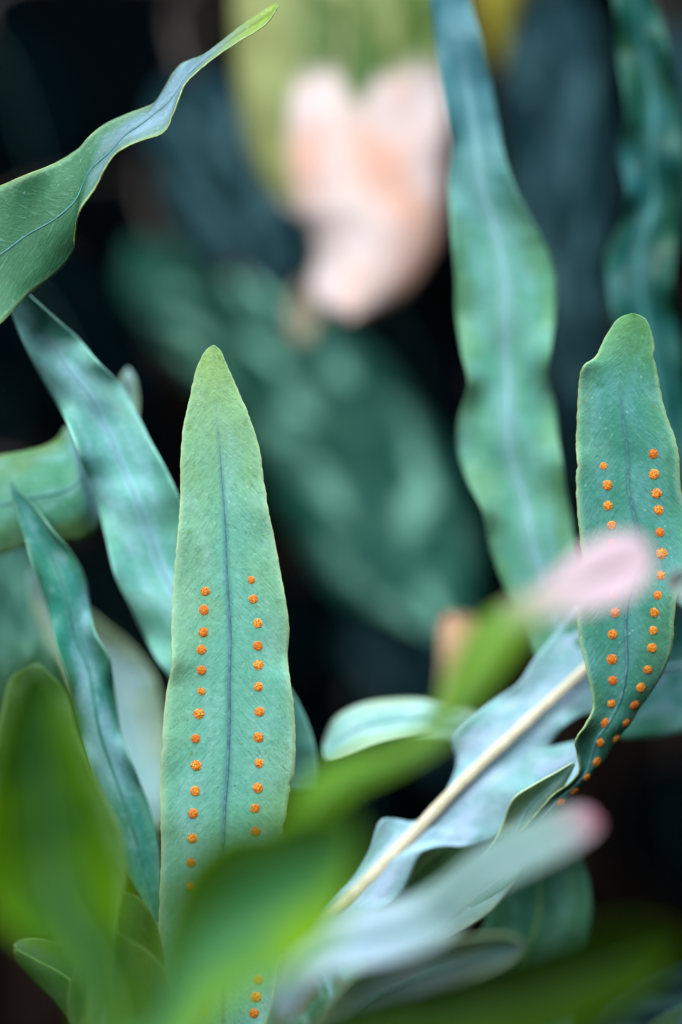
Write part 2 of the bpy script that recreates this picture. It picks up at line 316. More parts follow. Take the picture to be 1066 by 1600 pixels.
# sori: low domes of tiny sporangia, three shared meshes
def sorus_mesh(seed):
    rn = random.Random(seed); bm = bmesh.new()
    bmesh.ops.create_icosphere(bm, subdivisions=2, radius=1.0)
    for v in bm.verts: v.co *= 1+rn.uniform(-.06, .06); v.co.z *= .4
    R0 = .00102
    for i in range(100):
        z = rn.uniform(.02, 1); a = i*2.39996; q = math.sqrt(max(0, 1-z*z))
        rr = rn.uniform(.08, .13)
        g = bmesh.ops.create_icosphere(bm, subdivisions=1, radius=rr)['verts']
        for v in g: v.co += Vector((q*math.cos(a), q*math.sin(a), z*.42))*rn.uniform(.93, 1.06)
    for v in bm.verts: v.co *= R0
    me = bpy.data.meshes.new('sorus'); bm.to_mesh(me); bm.free(); me.materials.append(M['sorus'])
    me.polygons.foreach_set('use_smooth', [True]*len(me.polygons)); return me
SORI = [sorus_mesh(s) for s in (1, 2, 3)]
def sori(root, info, places, size=1.0):
    for i, pl in enumerate(places):
        px, py = pl[:2]; sz = (pl[2] if len(pl) > 2 else 1.0)*size*random.uniform(.92, 1.08)
        d = (P(px, py, 0)-CAM).normalized(); hit, nn, _, _ = info['bvh'].ray_cast(CAM, d)
        if hit is None: continue
        if nn.dot(CAM-hit) < 0: nn = -nn
        o = bpy.data.objects.new('sorus', SORI[i % 3]); col.objects.link(o); o.parent = root
        o.location = hit+nn*.0001-Vector(root.location)
        o.rotation_euler = (nn.to_track_quat('Z', 'Y') @ Matrix.Rotation(random.uniform(0, 6.28), 3, 'Z').to_quaternion()).to_euler()
        o.scale = (sz*random.uniform(.94, 1.06), sz*random.uniform(.94, 1.06), sz*random.uniform(.8, 1.0))

# ------------------------------------------------------------------ the ground
gv, gf = [], []; N = 90
for j in range(N+1):
    for i in range(N+1):
        x = (i/N-.5); y = (j/N-.5); x = math.copysign(abs(x*2)**2.2, x)*4; y = math.copysign(abs(y*2)**2.2, y)*4
        gv.append((x, y+.2, .012*noise.noise(Vector((x*7, y*7, 0)))+.006*noise.noise(Vector((x*30, y*30, 4)))-.006))
gf = [(j*(N+1)+i, j*(N+1)+i+1, (j+1)*(N+1)+i+1, (j+1)*(N+1)+i) for j in range(N) for i in range(N)]
tag(obj('ground', gv, gf, M['soil']), kind='structure')

# ------------------------------------------------------------------ background shrubs (far out of focus)
def shrub(name, label, stem_pts, leaves, r=.005):
    root = empty(name, (0, 0, 0)); tag(root, label, 'shrub')
    pts = bez([Vector(p) for p in stem_pts], 24); foot = pts[0].copy()
    a, f = tube(pts, [r*(1.2-.7*i/24) for i in range(25)], 8); obj('stem', a, f, M['stem'], root, foot)
    for st, off, mat, rev, kw in leaves:
        off = tuple(q*.7 for q in off) if isinstance(off, tuple) else off*.7
        info = leaf(root, 'leaf', st, off, M[mat], rev=rev, k=5, nu=16, ripple=kw.pop('ripple', 2.5), rib='rib_bg' if not mat in ('peach', 'yellow', 'tan') else 'rib_rose' if mat == 'peach' else 'rib_green', rib_r=.00035, thick=.0006, seed=random.random()*50, **kw)
        b = info['mids'][-1]; near = min(pts, key=lambda q: (q-b).length+abs(q.z-b.z-.03)*.5); d = (info['mids'][-1]-info['mids'][-8]).normalized()
        pp = bez([b-d*.004, b+d*.03, near.lerp(b, .4)+Vector((0, 0, .01)), near], 12); a, f = tube(pp, [.0016]*13, 6)
        obj('petiole', a, f, M['stem'], root, pp[-1])
    root.location = foot
    for ch in root.children: ch.location = Vector(ch.location)-foot
    return root
z7 = lambda seq: [s+(0, 0, 0) for s in seq]
peach = [(395, -190, 660, -190), (372, -100, 695, -100), (365, -20, 705, -20), (366, 60, 706, 60), (371, 140, 704, 140), (382, 210, 699, 210), (406, 275, 695, 275), (440, 322, 690, 328), (482, 352, 684, 370), (494, 400, 668, 412), (484, 450, 642, 452), (496, 482, 606, 480), (540, 498, 560, 498)]
yellow = [(740, -90, 850, -90), (735, -40, 838, -40), (737, 0, 824, 0), (745, 45, 806, 45), (760, 85, 792, 85), (775, 112, 777, 112)]
tan = [(470, 440, 500, 445), (455, 470, 492, 475), (450, 498, 496, 504), (462, 526, 486, 528), (473, 536, 475, 536)]
S1 = P(640, -260, 240)
shrub('variegated_shrub', 'pink and cream variegated leaf hanging blurred behind the fern, beside a yellow leaf', [(S1.x+.05, S1.y, 0), (S1.x+.06, S1.y+.02, .2), (S1.x+.01, S1.y, .4), (S1.x, S1.y, S1.z+.03)],
      [(peach, 195, 'peach', True, dict(camber=9, ripple=1.5)), (yellow, 270, 'yellow', True, dict(camber=8)), (tan, 250, 'tan', True, dict(ripple=2))])
blotchy = [(330, 440, 420, 425), (345, 510, 500, 490), (360, 580, 590, 555), (385, 655, 655, 640), (415, 735, 705, 720), (450, 815, 735, 800), (490, 890, 750, 880), (545, 950, 748, 940), (625, 992, 725, 985), (690, 1010, 700, 1010)]
leftmid = [(250, 130, 330, 110), (232, 190, 400, 170), (238, 260, 450, 240), (260, 330, 480, 320), (300, 400, 485, 400), (350, 450, 470, 450), (410, 480, 430, 480)]
S2 = P(300, -120, 300)
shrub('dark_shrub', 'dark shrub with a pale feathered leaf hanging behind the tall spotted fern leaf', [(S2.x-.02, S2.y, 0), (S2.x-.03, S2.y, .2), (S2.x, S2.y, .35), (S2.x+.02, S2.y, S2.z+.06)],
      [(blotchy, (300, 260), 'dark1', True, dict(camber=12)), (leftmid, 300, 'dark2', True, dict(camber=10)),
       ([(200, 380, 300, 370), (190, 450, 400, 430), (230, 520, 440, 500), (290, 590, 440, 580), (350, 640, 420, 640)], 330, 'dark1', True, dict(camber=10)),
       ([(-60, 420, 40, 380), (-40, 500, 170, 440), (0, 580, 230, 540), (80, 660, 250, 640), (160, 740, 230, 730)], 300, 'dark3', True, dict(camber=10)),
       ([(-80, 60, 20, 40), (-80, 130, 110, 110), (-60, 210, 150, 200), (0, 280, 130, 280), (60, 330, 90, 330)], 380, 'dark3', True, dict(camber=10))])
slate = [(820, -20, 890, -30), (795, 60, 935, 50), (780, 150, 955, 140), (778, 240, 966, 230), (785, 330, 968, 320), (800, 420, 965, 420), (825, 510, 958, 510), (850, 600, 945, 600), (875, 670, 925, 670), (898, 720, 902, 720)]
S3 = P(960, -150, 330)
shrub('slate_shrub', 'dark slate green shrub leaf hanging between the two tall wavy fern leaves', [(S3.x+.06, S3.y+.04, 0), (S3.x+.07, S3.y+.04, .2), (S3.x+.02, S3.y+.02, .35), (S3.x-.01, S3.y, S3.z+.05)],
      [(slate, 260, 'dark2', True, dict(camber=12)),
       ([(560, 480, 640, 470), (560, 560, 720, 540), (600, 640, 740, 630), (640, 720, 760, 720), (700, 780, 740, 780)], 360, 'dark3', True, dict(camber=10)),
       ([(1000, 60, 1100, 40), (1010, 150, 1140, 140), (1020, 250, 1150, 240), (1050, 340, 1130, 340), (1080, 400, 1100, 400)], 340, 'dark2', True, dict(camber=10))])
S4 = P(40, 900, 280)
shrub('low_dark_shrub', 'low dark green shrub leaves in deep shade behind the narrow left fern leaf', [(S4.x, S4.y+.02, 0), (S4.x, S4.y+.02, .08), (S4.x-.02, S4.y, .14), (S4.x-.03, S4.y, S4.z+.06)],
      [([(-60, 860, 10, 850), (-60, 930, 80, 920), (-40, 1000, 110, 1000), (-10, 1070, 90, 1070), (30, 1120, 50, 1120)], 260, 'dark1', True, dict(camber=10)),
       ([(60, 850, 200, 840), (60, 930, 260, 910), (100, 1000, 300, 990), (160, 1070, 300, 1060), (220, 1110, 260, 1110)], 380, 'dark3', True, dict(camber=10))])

def fan(cx, cy, w, h, lean):
    """a drooping broad leaf: tip last"""
    out = []
    for q in range(7):
        t = q/6; wd = w*max(.03, math.sin(math.pi*min(.97, .1+.88*t))**.8)*.5; x = cx+lean*t*t; y = cy+h*t
        out.append((x-wd, y-lean*.05, x+wd, y+lean*.05))
    return out
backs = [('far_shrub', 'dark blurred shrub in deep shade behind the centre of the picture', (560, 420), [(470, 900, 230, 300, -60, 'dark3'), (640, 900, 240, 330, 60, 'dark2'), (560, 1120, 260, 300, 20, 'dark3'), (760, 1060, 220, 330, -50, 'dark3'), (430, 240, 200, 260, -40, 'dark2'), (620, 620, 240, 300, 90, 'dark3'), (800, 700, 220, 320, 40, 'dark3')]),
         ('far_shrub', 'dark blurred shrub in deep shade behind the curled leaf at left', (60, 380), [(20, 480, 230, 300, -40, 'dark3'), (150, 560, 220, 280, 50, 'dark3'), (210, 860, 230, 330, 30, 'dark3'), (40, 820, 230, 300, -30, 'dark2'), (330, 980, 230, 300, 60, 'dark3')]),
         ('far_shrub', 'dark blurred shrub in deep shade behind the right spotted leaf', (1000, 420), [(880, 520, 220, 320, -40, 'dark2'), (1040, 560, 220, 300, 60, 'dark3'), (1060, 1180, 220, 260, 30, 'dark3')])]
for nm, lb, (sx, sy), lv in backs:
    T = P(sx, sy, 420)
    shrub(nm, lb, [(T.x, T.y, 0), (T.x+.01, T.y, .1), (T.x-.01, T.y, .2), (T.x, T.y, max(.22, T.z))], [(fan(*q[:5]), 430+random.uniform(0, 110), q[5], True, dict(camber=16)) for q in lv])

# ------------------------------------------------------------------ fern fronds behind the focal plane
tall = [(676, -130, 725, -130, 0.0, 0.0, 0.0), (670, -60, 730, -60, 1.1, 0.0, -1.1), (672, 0, 735, 0, 0.0, 1.1, 1.1), (680, 60, 752, 60, 1.6500000000000001, 0.0, -1.1), (688, 120, 765, 120, -1.1, 1.1, 1.6500000000000001), (700, 190, 778, 190, -2.75, 1.1, 2.2), (705, 240, 790, 250, 1.6500000000000001, 0.0, -1.6500000000000001), (700, 290, 808, 300, 2.75, 0.0, -2.75), (704, 340, 835, 350, -1.1, 1.1, 0.0), (708, 390, 855, 390, -3.3000000000000003, 1.1, 3.3000000000000003), (712, 440, 868, 440, 0.0, 0.0, 4.95), (713, 490, 867, 500, 2.75, 0.0, 1.1), (722, 550, 860, 550, -2.2, 1.1, -3.3000000000000003), (732, 600, 856, 590, -3.8500000000000005, 1.1, 0.0), (718, 650, 868, 640, 3.3000000000000003, 0.0, 3.8500000000000005), (716, 700, 872, 680, 4.4, 0.0, 0.0), (730, 750, 878, 720, 0.0, 1.1, -2.75), (755, 800, 885, 770, -2.75, 1.1, 1.1), (765, 850, 895, 820, 1.6500000000000001, 0.0, 2.75), (785, 910, 905, 880, 1.6500000000000001, 0.0, 0.0), (810, 960, 915, 940, 0.0, 0.0, 0.0), (830, 1010, 925, 1000, 0.0, 0.0, 0.0), (845, 1050, 930, 1040, 0.0, 0.0, 0.0)]
RLINE = [(1010, 955), (920, 1040), (860, 1095), (800, 1150), (720, 1225), (640, 1310), (560, 1390), (505, 1440), (440, 1510)]
blade = [(900, 940, 1030, 1040, -0.9, 0.0, 1.35), (870, 985, 990, 1075, -0.9, 0.0, 1.35), (835, 1030, 960, 1110, -1.35, 0.0, 1.8), (810, 1068, 914, 1116, -1.35, 0.0, 1.35), (775, 1090, 888, 1130, 0.9, 0.0, -0.9), (740, 1115, 868, 1150, -1.35, 0.0, 1.35), (705, 1150, 858, 1172, -1.8, 0.0, 2.25), (714, 1185, 850, 1205, 1.35, 0.0, 0.9), (708, 1215, 835, 1240, 1.35, 0.0, -1.35), (688, 1248, 810, 1280, 0.0, 0.0, 1.35), (650, 1284, 780, 1308, 0.0, 0.0, 1.8), (598, 1280, 735, 1322, -1.8, 0.0, 1.8), (575, 1330, 690, 1322, 0.0, 0.0, 0.0), (550, 1370, 655, 1337, 1.35, 0.0, 1.35), (520, 1400, 628, 1395, 0.0, 0.0, 1.8), (490, 1430, 590, 1430, 0.0, 0.0, 0.0), (440, 1480, 540, 1480, 0.0, 0.0, 0.0)]
frond = empty('lobed_frond', (0, 0, 0)); tag(frond, 'pale blue lobed fern frond with a cream central rib and one tall wavy upright lobe', 'fern frond')
fi = leaf(frond, 'blade', blade, (34, 14), M['frond'], midline=RLINE, nu=24, ripple=1.0, seed=3, rib_from=1.1)
pts = [P(x, y, 32-20*i/8) for i, (x, y) in enumerate(RLINE)]
rp = []
for i in range((len(pts)-1)*6+1):
    q = cr([tuple(p) for p in pts], min(i/6, len(pts)-1)); rp.append(Vector(q))
a, f = tube(rp, [.00108+.00065*i/len(rp)+.00008*math.sin(i*1.7) for i in range(len(rp))], 12, .6); obj('rachis', a, f, M['rachis'], frond, rp[-1])
pts = bez([rp[-1], rp[-1]+(rp[-1]-rp[-5]).normalized()*.04, Vector((-.05, .0, .06)), Vector((-.05, .015, -.004))], 18)
a, f = tube(pts, [.0019]*19, 10); obj('stalk', a, f, M['rachis'], frond, pts[-1])
leaf(frond, 'lobe', tall, (44, 32), M['tall'], ripple=1.2, seed=5, rib='rib_pale', rib_r=.00025, rib_from=.2, nu=22)['ob']['label'] = 'tall wavy upright lobe rising out of the frame'
leaf(frond, 'lobe', [(506, 1180, 507, 1184, 0, 0, 0), (508, 1155, 516, 1190, 6, 2, -6), (525, 1122, 545, 1182, 6, 2, -6), (560, 1102, 582, 1166, 6, 2, -6), (600, 1094, 620, 1156, 6, 2, -6), (650, 1092, 655, 1152, 6, 2, -6), (690, 1098, 690, 1152, 0, 0, 0), (730, 1105, 722, 1160, 0, 0, 0), (770, 1130, 750, 1180, 3, 3, 3)], (28, 42), M['lobe'], ripple=.8, seed=8, rib='rib_pale', rib_r=.0004)
leaf(frond, 'lobe', [(1180, 1010, 1180, 1030, 0, 0, 0), (1150, 985, 1150, 1075, 0, 0, 0), (1110, 950, 1110, 1120, 0, 2, 0), (1060, 935, 1060, 1145, -3, 2, 0), (1020, 945, 1012, 1153, 0, 2, 0), (985, 985, 968, 1152, 2, 2, 0), (945, 1040, 935, 1120, 0, 0, 0)], (36, 34), M['teal2'], ripple=1.0, seed=9, rib='rib_pale', rib_r=.0004)
leaf(frond, 'lobe', [(897, 1190, 899, 1194, 0, 0, 0), (870, 1206, 888, 1216, 0, 2, 3), (836, 1225, 868, 1250, -2, 2, 4), (802, 1248, 850, 1278, -3, 2, 4), (786, 1285, 838, 1305, 0, 2, 4), (770, 1320, 820, 1345, 0, 2, 3), (735, 1362, 800, 1385, 0, 2, 3), (690, 1405, 760, 1430, 0, 0, 0), (640, 1440, 690, 1470, 0, 0, 0)], (6, 14), M['lobe'], ripple=.7, seed=10, rib='rib_pale', rib_r=.0003)
leaf(frond, 'lobe', [(934, 1164, 935, 1168, 0, 0, 0), (905, 1158, 925, 1190, 2, 1, -2), (868, 1166, 905, 1222, 3, 1, -3), (825, 1176, 872, 1258, 3, 1, -3), (785, 1190, 835, 1292, 2, 1, -2), (740, 1215, 790, 1318, 0, 0, 0)], (20, 27), M['frond'], ripple=.8, seed=40, rib='rib_pale', rib_r=.0003)
frond.location = (-.05, .015, 0)
for ch in frond.children: ch.location = Vector(ch.location)-Vector(frond.location)

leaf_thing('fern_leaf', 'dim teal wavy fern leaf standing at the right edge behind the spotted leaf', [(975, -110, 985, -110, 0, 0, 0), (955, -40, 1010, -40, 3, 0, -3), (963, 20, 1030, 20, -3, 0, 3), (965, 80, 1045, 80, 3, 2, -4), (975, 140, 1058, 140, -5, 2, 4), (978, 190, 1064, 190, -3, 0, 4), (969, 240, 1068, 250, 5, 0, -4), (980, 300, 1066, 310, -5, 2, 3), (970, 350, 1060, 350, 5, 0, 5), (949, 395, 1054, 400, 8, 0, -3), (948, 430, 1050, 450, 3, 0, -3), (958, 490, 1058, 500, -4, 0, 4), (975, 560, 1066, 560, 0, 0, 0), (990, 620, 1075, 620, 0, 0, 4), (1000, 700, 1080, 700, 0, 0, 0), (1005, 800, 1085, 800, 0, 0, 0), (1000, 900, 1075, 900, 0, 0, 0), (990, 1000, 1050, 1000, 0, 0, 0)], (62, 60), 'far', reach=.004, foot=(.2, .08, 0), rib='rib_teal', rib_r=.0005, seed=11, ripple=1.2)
diag = [(-8, 418, 2, 424, 0, 0, 0), (-4, 440, 26, 440, 0, 0, 0), (10, 466, 52, 466, 0, 2, 0), (24, 505, 92, 502, 0, 2, -2), (42, 548, 126, 532, -3, 2, 2), (66, 592, 156, 568, 2, 0, -3), (90, 632, 190, 602, 3, 0, 3), (106, 664, 214, 645, -5, 2, 2), (124, 710, 236, 690, -7, 2, 0), (138, 750, 258, 730, 0, 2, -3), (152, 790, 278, 772, 4, 0, -3), (165, 840, 300, 822, 0, 2, 0), (180, 900, 330, 884, -2, 2, 0), (205, 950, 368, 950, 2, 0, 0), (225, 992, 402, 1002, 4, 0, 0), (245, 1032, 436, 1050, 0, 0, 0), (270, 1064, 464, 1092, 0, 0, 0), (300, 1110, 486, 1142, 0, 0, 0), (330, 1170, 497, 1192, 0, 0, 0), (350, 1230, 500, 1240, 0, 0, 0)]
leaf_thing('fern_leaf', 'broad glaucous fern leaf slanting down from the left behind the tall spotted leaf', diag, (14, 26), 'teal', foot=(-.02, .06, 0), rib='rib_pale', rib_r=.0005, seed=12, ripple=1.1, nu=22)
leaf_thing('fern_leaf', 'curled fern leaf with yellow-brown underside at the left edge', [(132, 735, 140, 752, 6, 6, 6), (119, 695, 153, 790, 6, 0, 6), (105, 667, 151, 826, 5, -6, 3), (90, 685, 132, 842, 2, -7, 0), (70, 697, 96, 848, 0, -5, 0), (40, 705, 46, 853, 0, -3, 2), (0, 712, 0, 866, 0, -2, 2), (-60, 725, -60, 872, 0, 0, 0), (-130, 760, -130, 880, 0, 0, 0)], (28, 26), 'curl', foot=(-.12, .05, 0), rib='rib_teal', rib_r=.0003, rib_from=.15, seed=13, ripple=1.0, nu=24)
leaf_thing('fern_leaf', 'narrow pointed teal fern leaf at left, in front of the curled leaf', [(17, 750, 19, 751, 0, 0, 0), (18, 768, 30, 768, 0, 0, 0), (26, 800, 54, 790, 0, 1, 0), (38, 840, 84, 830, 0, 1, -2), (50, 880, 114, 865, -2, 1, 2), (65, 920, 133, 905, 2, 0, 5), (78, 960, 140, 945, 2, 0, 3), (88, 1010, 150, 990, -3, 1, -4), (105, 1060, 172, 1030, -3, 1, -3), (115, 1110, 179, 1080, 3, 0, 5), (125, 1150, 188, 1140, 3, 0, 3), (140, 1200, 206, 1190, -2, 1, -3), (160, 1260, 226, 1240, 0, 0, 2), (180, 1320, 242, 1290, 0, 0, 0), (200, 1370, 250, 1340, 0, 0, 0), (225, 1410, 252, 1400, 0, 0, 0), (240, 1450, 262, 1460, 0, 0, 0)], (18, 14), 'teal2', foot=(-.04, .04, 0), rib='rib_teal', rib_r=.0004, seed=14, ripple=.9)
leaf_thing('fern_leaf', 'pale blurred fern leaf with yellow edge showing between the narrow and tall spotted leaves', [(48, 895, 60, 890, 0, 0, 0), (50, 940, 105, 928, 0, 2, 0), (72, 1000, 165, 975, 0, 3, 0), (95, 1050, 207, 1010, 0, 3, 2), (115, 1110, 242, 1058, 0, 3, 3), (135, 1160, 256, 1110, 0, 3, 3), (160, 1210, 263, 1170, 0, 2, 2), (200, 1260, 263, 1235, 0, 0, 0), (225, 1300, 255, 1290, 0, 0, 0)], (62, 54), 'pale', foot=(-.04, .08, 0), rib='rib_pale', rib_r=.0004, seed=15, ripple=1.0)
leaf_thing('fern_leaf', 'small pale fern tip peeping out behind the broad slanting leaf', [(199, 575, 201, 575, 0, 0, 0), (188, 592, 212, 594, 0, 0, 0), (176, 620, 216, 630, 0, 2, 0), (160, 680, 212, 690, 0, 2, 0), (170, 760, 220, 760, 0, 0, 0), (190, 840, 230, 840, 0, 0, 0)], 40, 'lobe', reach=.004, foot=(.0, .06, 0), rib='rib_pale', rib_r=.0003, seed=16, ripple=.8)
leaf_thing('fern_leaf', 'shaded green leaf behind the lower blurred pink-tipped leaf', [(840, 1270, 850, 1270, 0, 0, 0), (790, 1310, 892, 1315, 0, 3, 0), (768, 1370, 915, 1360, 0, 3, 0), (762, 1430, 924, 1415, 0, 3, 0), (740, 1490, 920, 1475, 0, 2, 0), (720, 1550, 908, 1540, 0, 2, 0), (720, 1640, 880, 1640, 0, 0, 0)], 38, 'shade', foot=(.035, .04, 0), rib='rib_green', rib_r=.0004, seed=17, ripple=1.0)
leaf_thing('fern_leaf', 'small dark green leaf seen through the gap of the lobed frond', [(742, 1300, 748, 1306, 0, 0, 0), (700, 1312, 742, 1345, 0, 0, 0), (655, 1345, 706, 1395, 0, 2, 0), (615, 1395, 665, 1450, 0, 2, 0), (580, 1450, 630, 1510, 0, 0, 0), (560, 1540, 600, 1580, 0, 0, 0)], 58, 'round', foot=(-.01, .06, 0), rib='rib_green', rib_r=.0004, seed=18, ripple=.8)

# ------------------------------------------------------------------ fern leaves in focus
arch = [(433, 6, 435, 9, 1, 0, -2), (424, 10, 418, 35, 1, 0, -2), (405, 22, 395, 52, 1, 0, -2), (375, 42, 360, 73, 1, 0, -2), (345, 66, 320, 102, 1, 0, -2), (320, 85, 292, 128, 1, 0, -2), (298, 94, 280, 152, 5, 0, -5), (283, 101, 267, 190, 5, 0, -5), (270, 116, 252, 209, 5, 0, -5), (257, 138, 225, 218, 5, 0, -5), (243, 160, 196, 230, 5, 0, -5), (222, 170, 172, 250, 5, 0, -5), (195, 180, 147, 296, 5, 0, -5), (165, 194, 124, 330, 5, 0, -5), (142, 212, 117, 365, 3, 1, 1), (120, 235, 112, 396, 3, 1, 4), (85, 256, 85, 430, 3, 1, 4), (40, 274, 43, 462, -1, 1, 1), (0, 291, 0, 505, 1, 0, -4), (-40, 304, -40, 530, 2, 0, -3), (-90, 320, -100, 545, 0, 0, 0), (-150, 360, -160, 520, 0, 0, 0)]
r, i_ = leaf_thing('fern_leaf', 'twisted green fern leaf reaching in from the top left corner', arch, (6, -4), 'arch', foot=(-.14, .0, 0), rib='rib_teal', rib_r=.00022, rib_from=.3, sink=.3, margin='margin_r', seed=19, jag=1.1, ripple=.6, nu=24, reach=.05)
main = [(333, 540, 335, 540, 0.0, 0.0, 0.0), (320, 551, 346, 551, 0.8, 0.0, 0.8), (307, 580, 358, 580, 0.8, 0.0, 0.8), (296, 628, 377, 622, 0.6, 0.0, 0.8), (287, 670, 393, 662, 0.4, 0.0, 0.6), (283, 718, 405, 702, 0.2, 0.2, 0.2), (283, 756, 411, 746, 0.4, 0.2, 0.4), (282, 792, 419, 798, 0.0, 0.2, -0.4), (278, 840, 428, 840, -0.4, 0.2, 0.4), (273, 898, 436, 884, 0.4, 0.2, 0.0), (270, 944, 445, 932, 0.4, 0.2, -0.4), (269, 992, 451, 980, -0.4, 0.2, 0.4), (270, 1036, 449, 1026, -1.0, 0.2, 0.8), (263, 1070, 453, 1064, 0.6, 0.2, -0.4), (258, 1110, 459, 1110, 0.6, 0.2, -0.4), (254, 1162, 461, 1160, 0.0, 0.2, 0.0), (251, 1220, 459, 1208, 0.4, 0.2, 0.4), (252, 1280, 451, 1244, -0.4, 0.2, 0.8), (253, 1340, 445, 1294, 0.4, 0.2, 0.0), (250, 1400, 440, 1360, 0.0, 0.2, 0.0), (250, 1460, 440, 1450, 0.0, 0.2, 0.0), (258, 1540, 438, 1540, 0.0, 0.2, 0.0), (268, 1640, 430, 1640, 0.0, 0.0, 0.0), (290, 1760, 410, 1760, 0.0, 0.0, 0.0)]
r, i_ = leaf_thing('fern_leaf', 'tall pointed fern leaf with two rows of orange spore dots, left of centre', main, (0, 4), 'main', foot=(-.035, .01, 0), rib='rib_dark', rib_r=.00038, rib_from=.13, sink=.35, margin='margin', seed=20, jag=1.1, ripple=.35, nu=32, k=8)
sori(r, i_, [(321, 924, .9), (319, 953), (318, 988), (315, 1015, .95), (315, 1047, .95), (315, 1080, .82), (311, 1115, 1.05), (306, 1154, 1.05), (307, 1196, 1.08), (305, 1236, 1.06), (302, 1271), (301, 1310), (299, 1348), (299, 1386), (302, 1424), (306, 1462), (310, 1502), (314, 1540), (318, 1580),
              (393, 906, .85), (396, 936, .9), (403, 974), (403, 1009, .95), (404, 1039), (404, 1073, .95), (406, 1112), (404, 1152, 1.02), (405, 1192, 1.02), (403, 1231), (399, 1263, .95), (400, 1300), (400, 1338), (402, 1376), (403, 1414), (404, 1452), (404, 1492), (403, 1530), (400, 1557), (397, 1583)])
right = [(988, 490, 991, 490, 0.0, 0.0, 0.0), (966, 499, 1010, 501, 1.4, 0.0, 1.0), (946, 528, 1020, 528, 1.4, 0.0, 1.0), (931, 558, 1023, 560, 0.0, 0.0, 0.5), (912, 572, 1028, 590, -1.4, 0.0, 0.5), (905, 600, 1034, 622, 0.0, 0.0, 0.5), (903, 640, 1043, 655, 0.7, 0.0, 0.0), (901, 690, 1056, 690, 0.7, 0.35, -0.5), (902, 720, 1061, 722, -0.7, 0.7, -0.5), (901, 762, 1064, 770, 0.0, 0.7, 0.5), (903, 800, 1078, 805, 0.0, 0.7, 1.0), (908, 850, 1090, 842, 0.0, 0.7, 0.0), (913, 888, 1080, 885, 0.0, 0.7, -2.0), (906, 940, 1058, 930, 0.0, 0.7, -2.5), (903, 975, 1053, 970, 0.0, 1.05, -1.5), (908, 1010, 1050, 1010, 0.0, 1.4, 1.0), (918, 1050, 1040, 1042, 0.0, 2.1, 3.0), (926, 1088, 1018, 1080, 0.7, 2.8, 5.0), (926, 1110, 1000, 1105, 0.7, 3.5, 6.0), (914, 1134, 985, 1130, -1.4, 3.5, 6.5), (900, 1156, 966, 1152, -2.1, 3.5, 7.0), (902, 1180, 946, 1184, 0.7, 4.2, 7.0), (905, 1204, 930, 1204, 2.1, 4.2, 6.5), (890, 1224, 912, 1226, 2.1, 4.2, 6.5), (862, 1244, 888, 1252, 2.1, 4.2, 6.0), (835, 1276, 860, 1286, 2.1, 3.5, 5.0), (800, 1320, 830, 1335, 1.4, 2.8, 4.0), (765, 1365, 790, 1385, 0.0, 1.4, 2.0), (720, 1402, 735, 1418, 0, 1, 1)]
r, i_ = leaf_thing('fern_leaf', 'notched fern leaf with orange spore dots at the right, curving behind the pink tip', right, (0, 6), 'right', reach=.004, foot=(-.09, .0, 0), rib='rib_dark', rib_r=.00038, rib_from=.09, sink=.35, margin='margin_r', seed=21, jag=1.1, ripple=.4, nu=32, k=8)
sori(r, i_, [(943, 728, .85), (949, 758, .95), (950, 790), (956, 821, 1.05), (957, 850), (957, 890), (958, 928), (961, 957, .98), (957, 991), (956, 1030), (957, 1063), (955, 1099), (945, 1129), (937, 1160), (932, 1190), (916, 1214), (897, 1236), (876, 1254),
              (1021, 709), (1022, 741, 1.05), (1026, 771), (1029, 797), (1031, 832), (1034, 865, 1.05), (1033, 899), (1028, 930), (1023, 957), (1021, 985), (1019, 1012), (1012, 1046), (1001, 1074), (991, 1101), (978, 1129), (962, 1154)])
# low rounded leaves near the focal plane, bottom left
leaf_thing('round_leaf', 'dark rounded leaf tip at the lower left, against the tall spotted leaf', [(182, 1394, 190, 1394, 0, 0, 0), (150, 1408, 216, 1402, 2, 0, 2), (132, 1448, 238, 1430, 2, 0, 3), (130, 1500, 250, 1472, 2, 0, 3), (150, 1560, 256, 1524, 2, 0, 2), (180, 1640, 256, 1620, 0, 0, 0), (205, 1720, 240, 1720, 0, 0, 0)], -12, 'round', foot=(-.04, -.01, 0), rib='rib_green', rib_r=.0003, margin='margin_r', seed=22)
leaf_thing('round_leaf', 'second dark rounded leaf with pale edge, below the rounded tip at lower left', [(176, 1456, 184, 1458, 0, 0, 0), (140, 1480, 206, 1470, 2, 0, 2), (110, 1530, 236, 1492, 2, 0, 3), (108, 1590, 258, 1530, 2, 0, 2), (130, 1660, 262, 1620, 0, 0, 0), (170, 1740, 230, 1740, 0, 0, 0)], -20, 'round', foot=(-.05, -.015, 0), rib='rib_green', rib_r=.0003, margin='margin_r', seed=23)
leaf_thing('round_leaf', 'blunt dark leaf end pointing left at the bottom left corner', [(22, 1480, 23, 1484, 0, 0, 0), (32, 1470, 28, 1502, 1, 0, 1), (66, 1470, 58, 1538, 1, 0, 2), (115, 1485, 92, 1572, 1, 0, 2), (170, 1520, 124, 1620, 1, 0, 2), (210, 1580, 160, 1670, 0, 0, 0), (235, 1660, 200, 1720, 0, 0, 0)], -14, 'round', foot=(-.045, -.005, 0), rib='rib_green', rib_r=.0003, margin='margin_r', seed=24)
leaf_thing('round_leaf', 'grey-green leaf with brown scars at the bottom beside the spotted leaf', [(468, 1484, 480, 1484, 0, 0, 0), (440, 1500, 530, 1492, 2, 0, 2), (430, 1535, 580, 1510, 2, 0, 3), (420, 1580, 615, 1550, 2, 0, 3), (405, 1640, 620, 1620, 0, 0, 0), (420, 1740, 560, 1740, 0, 0, 0)], -14, 'mid', foot=(-.02, -.012, 0), rib='rib_pale', rib_r=.0004, margin='margin', seed=25, ripple=1.2)

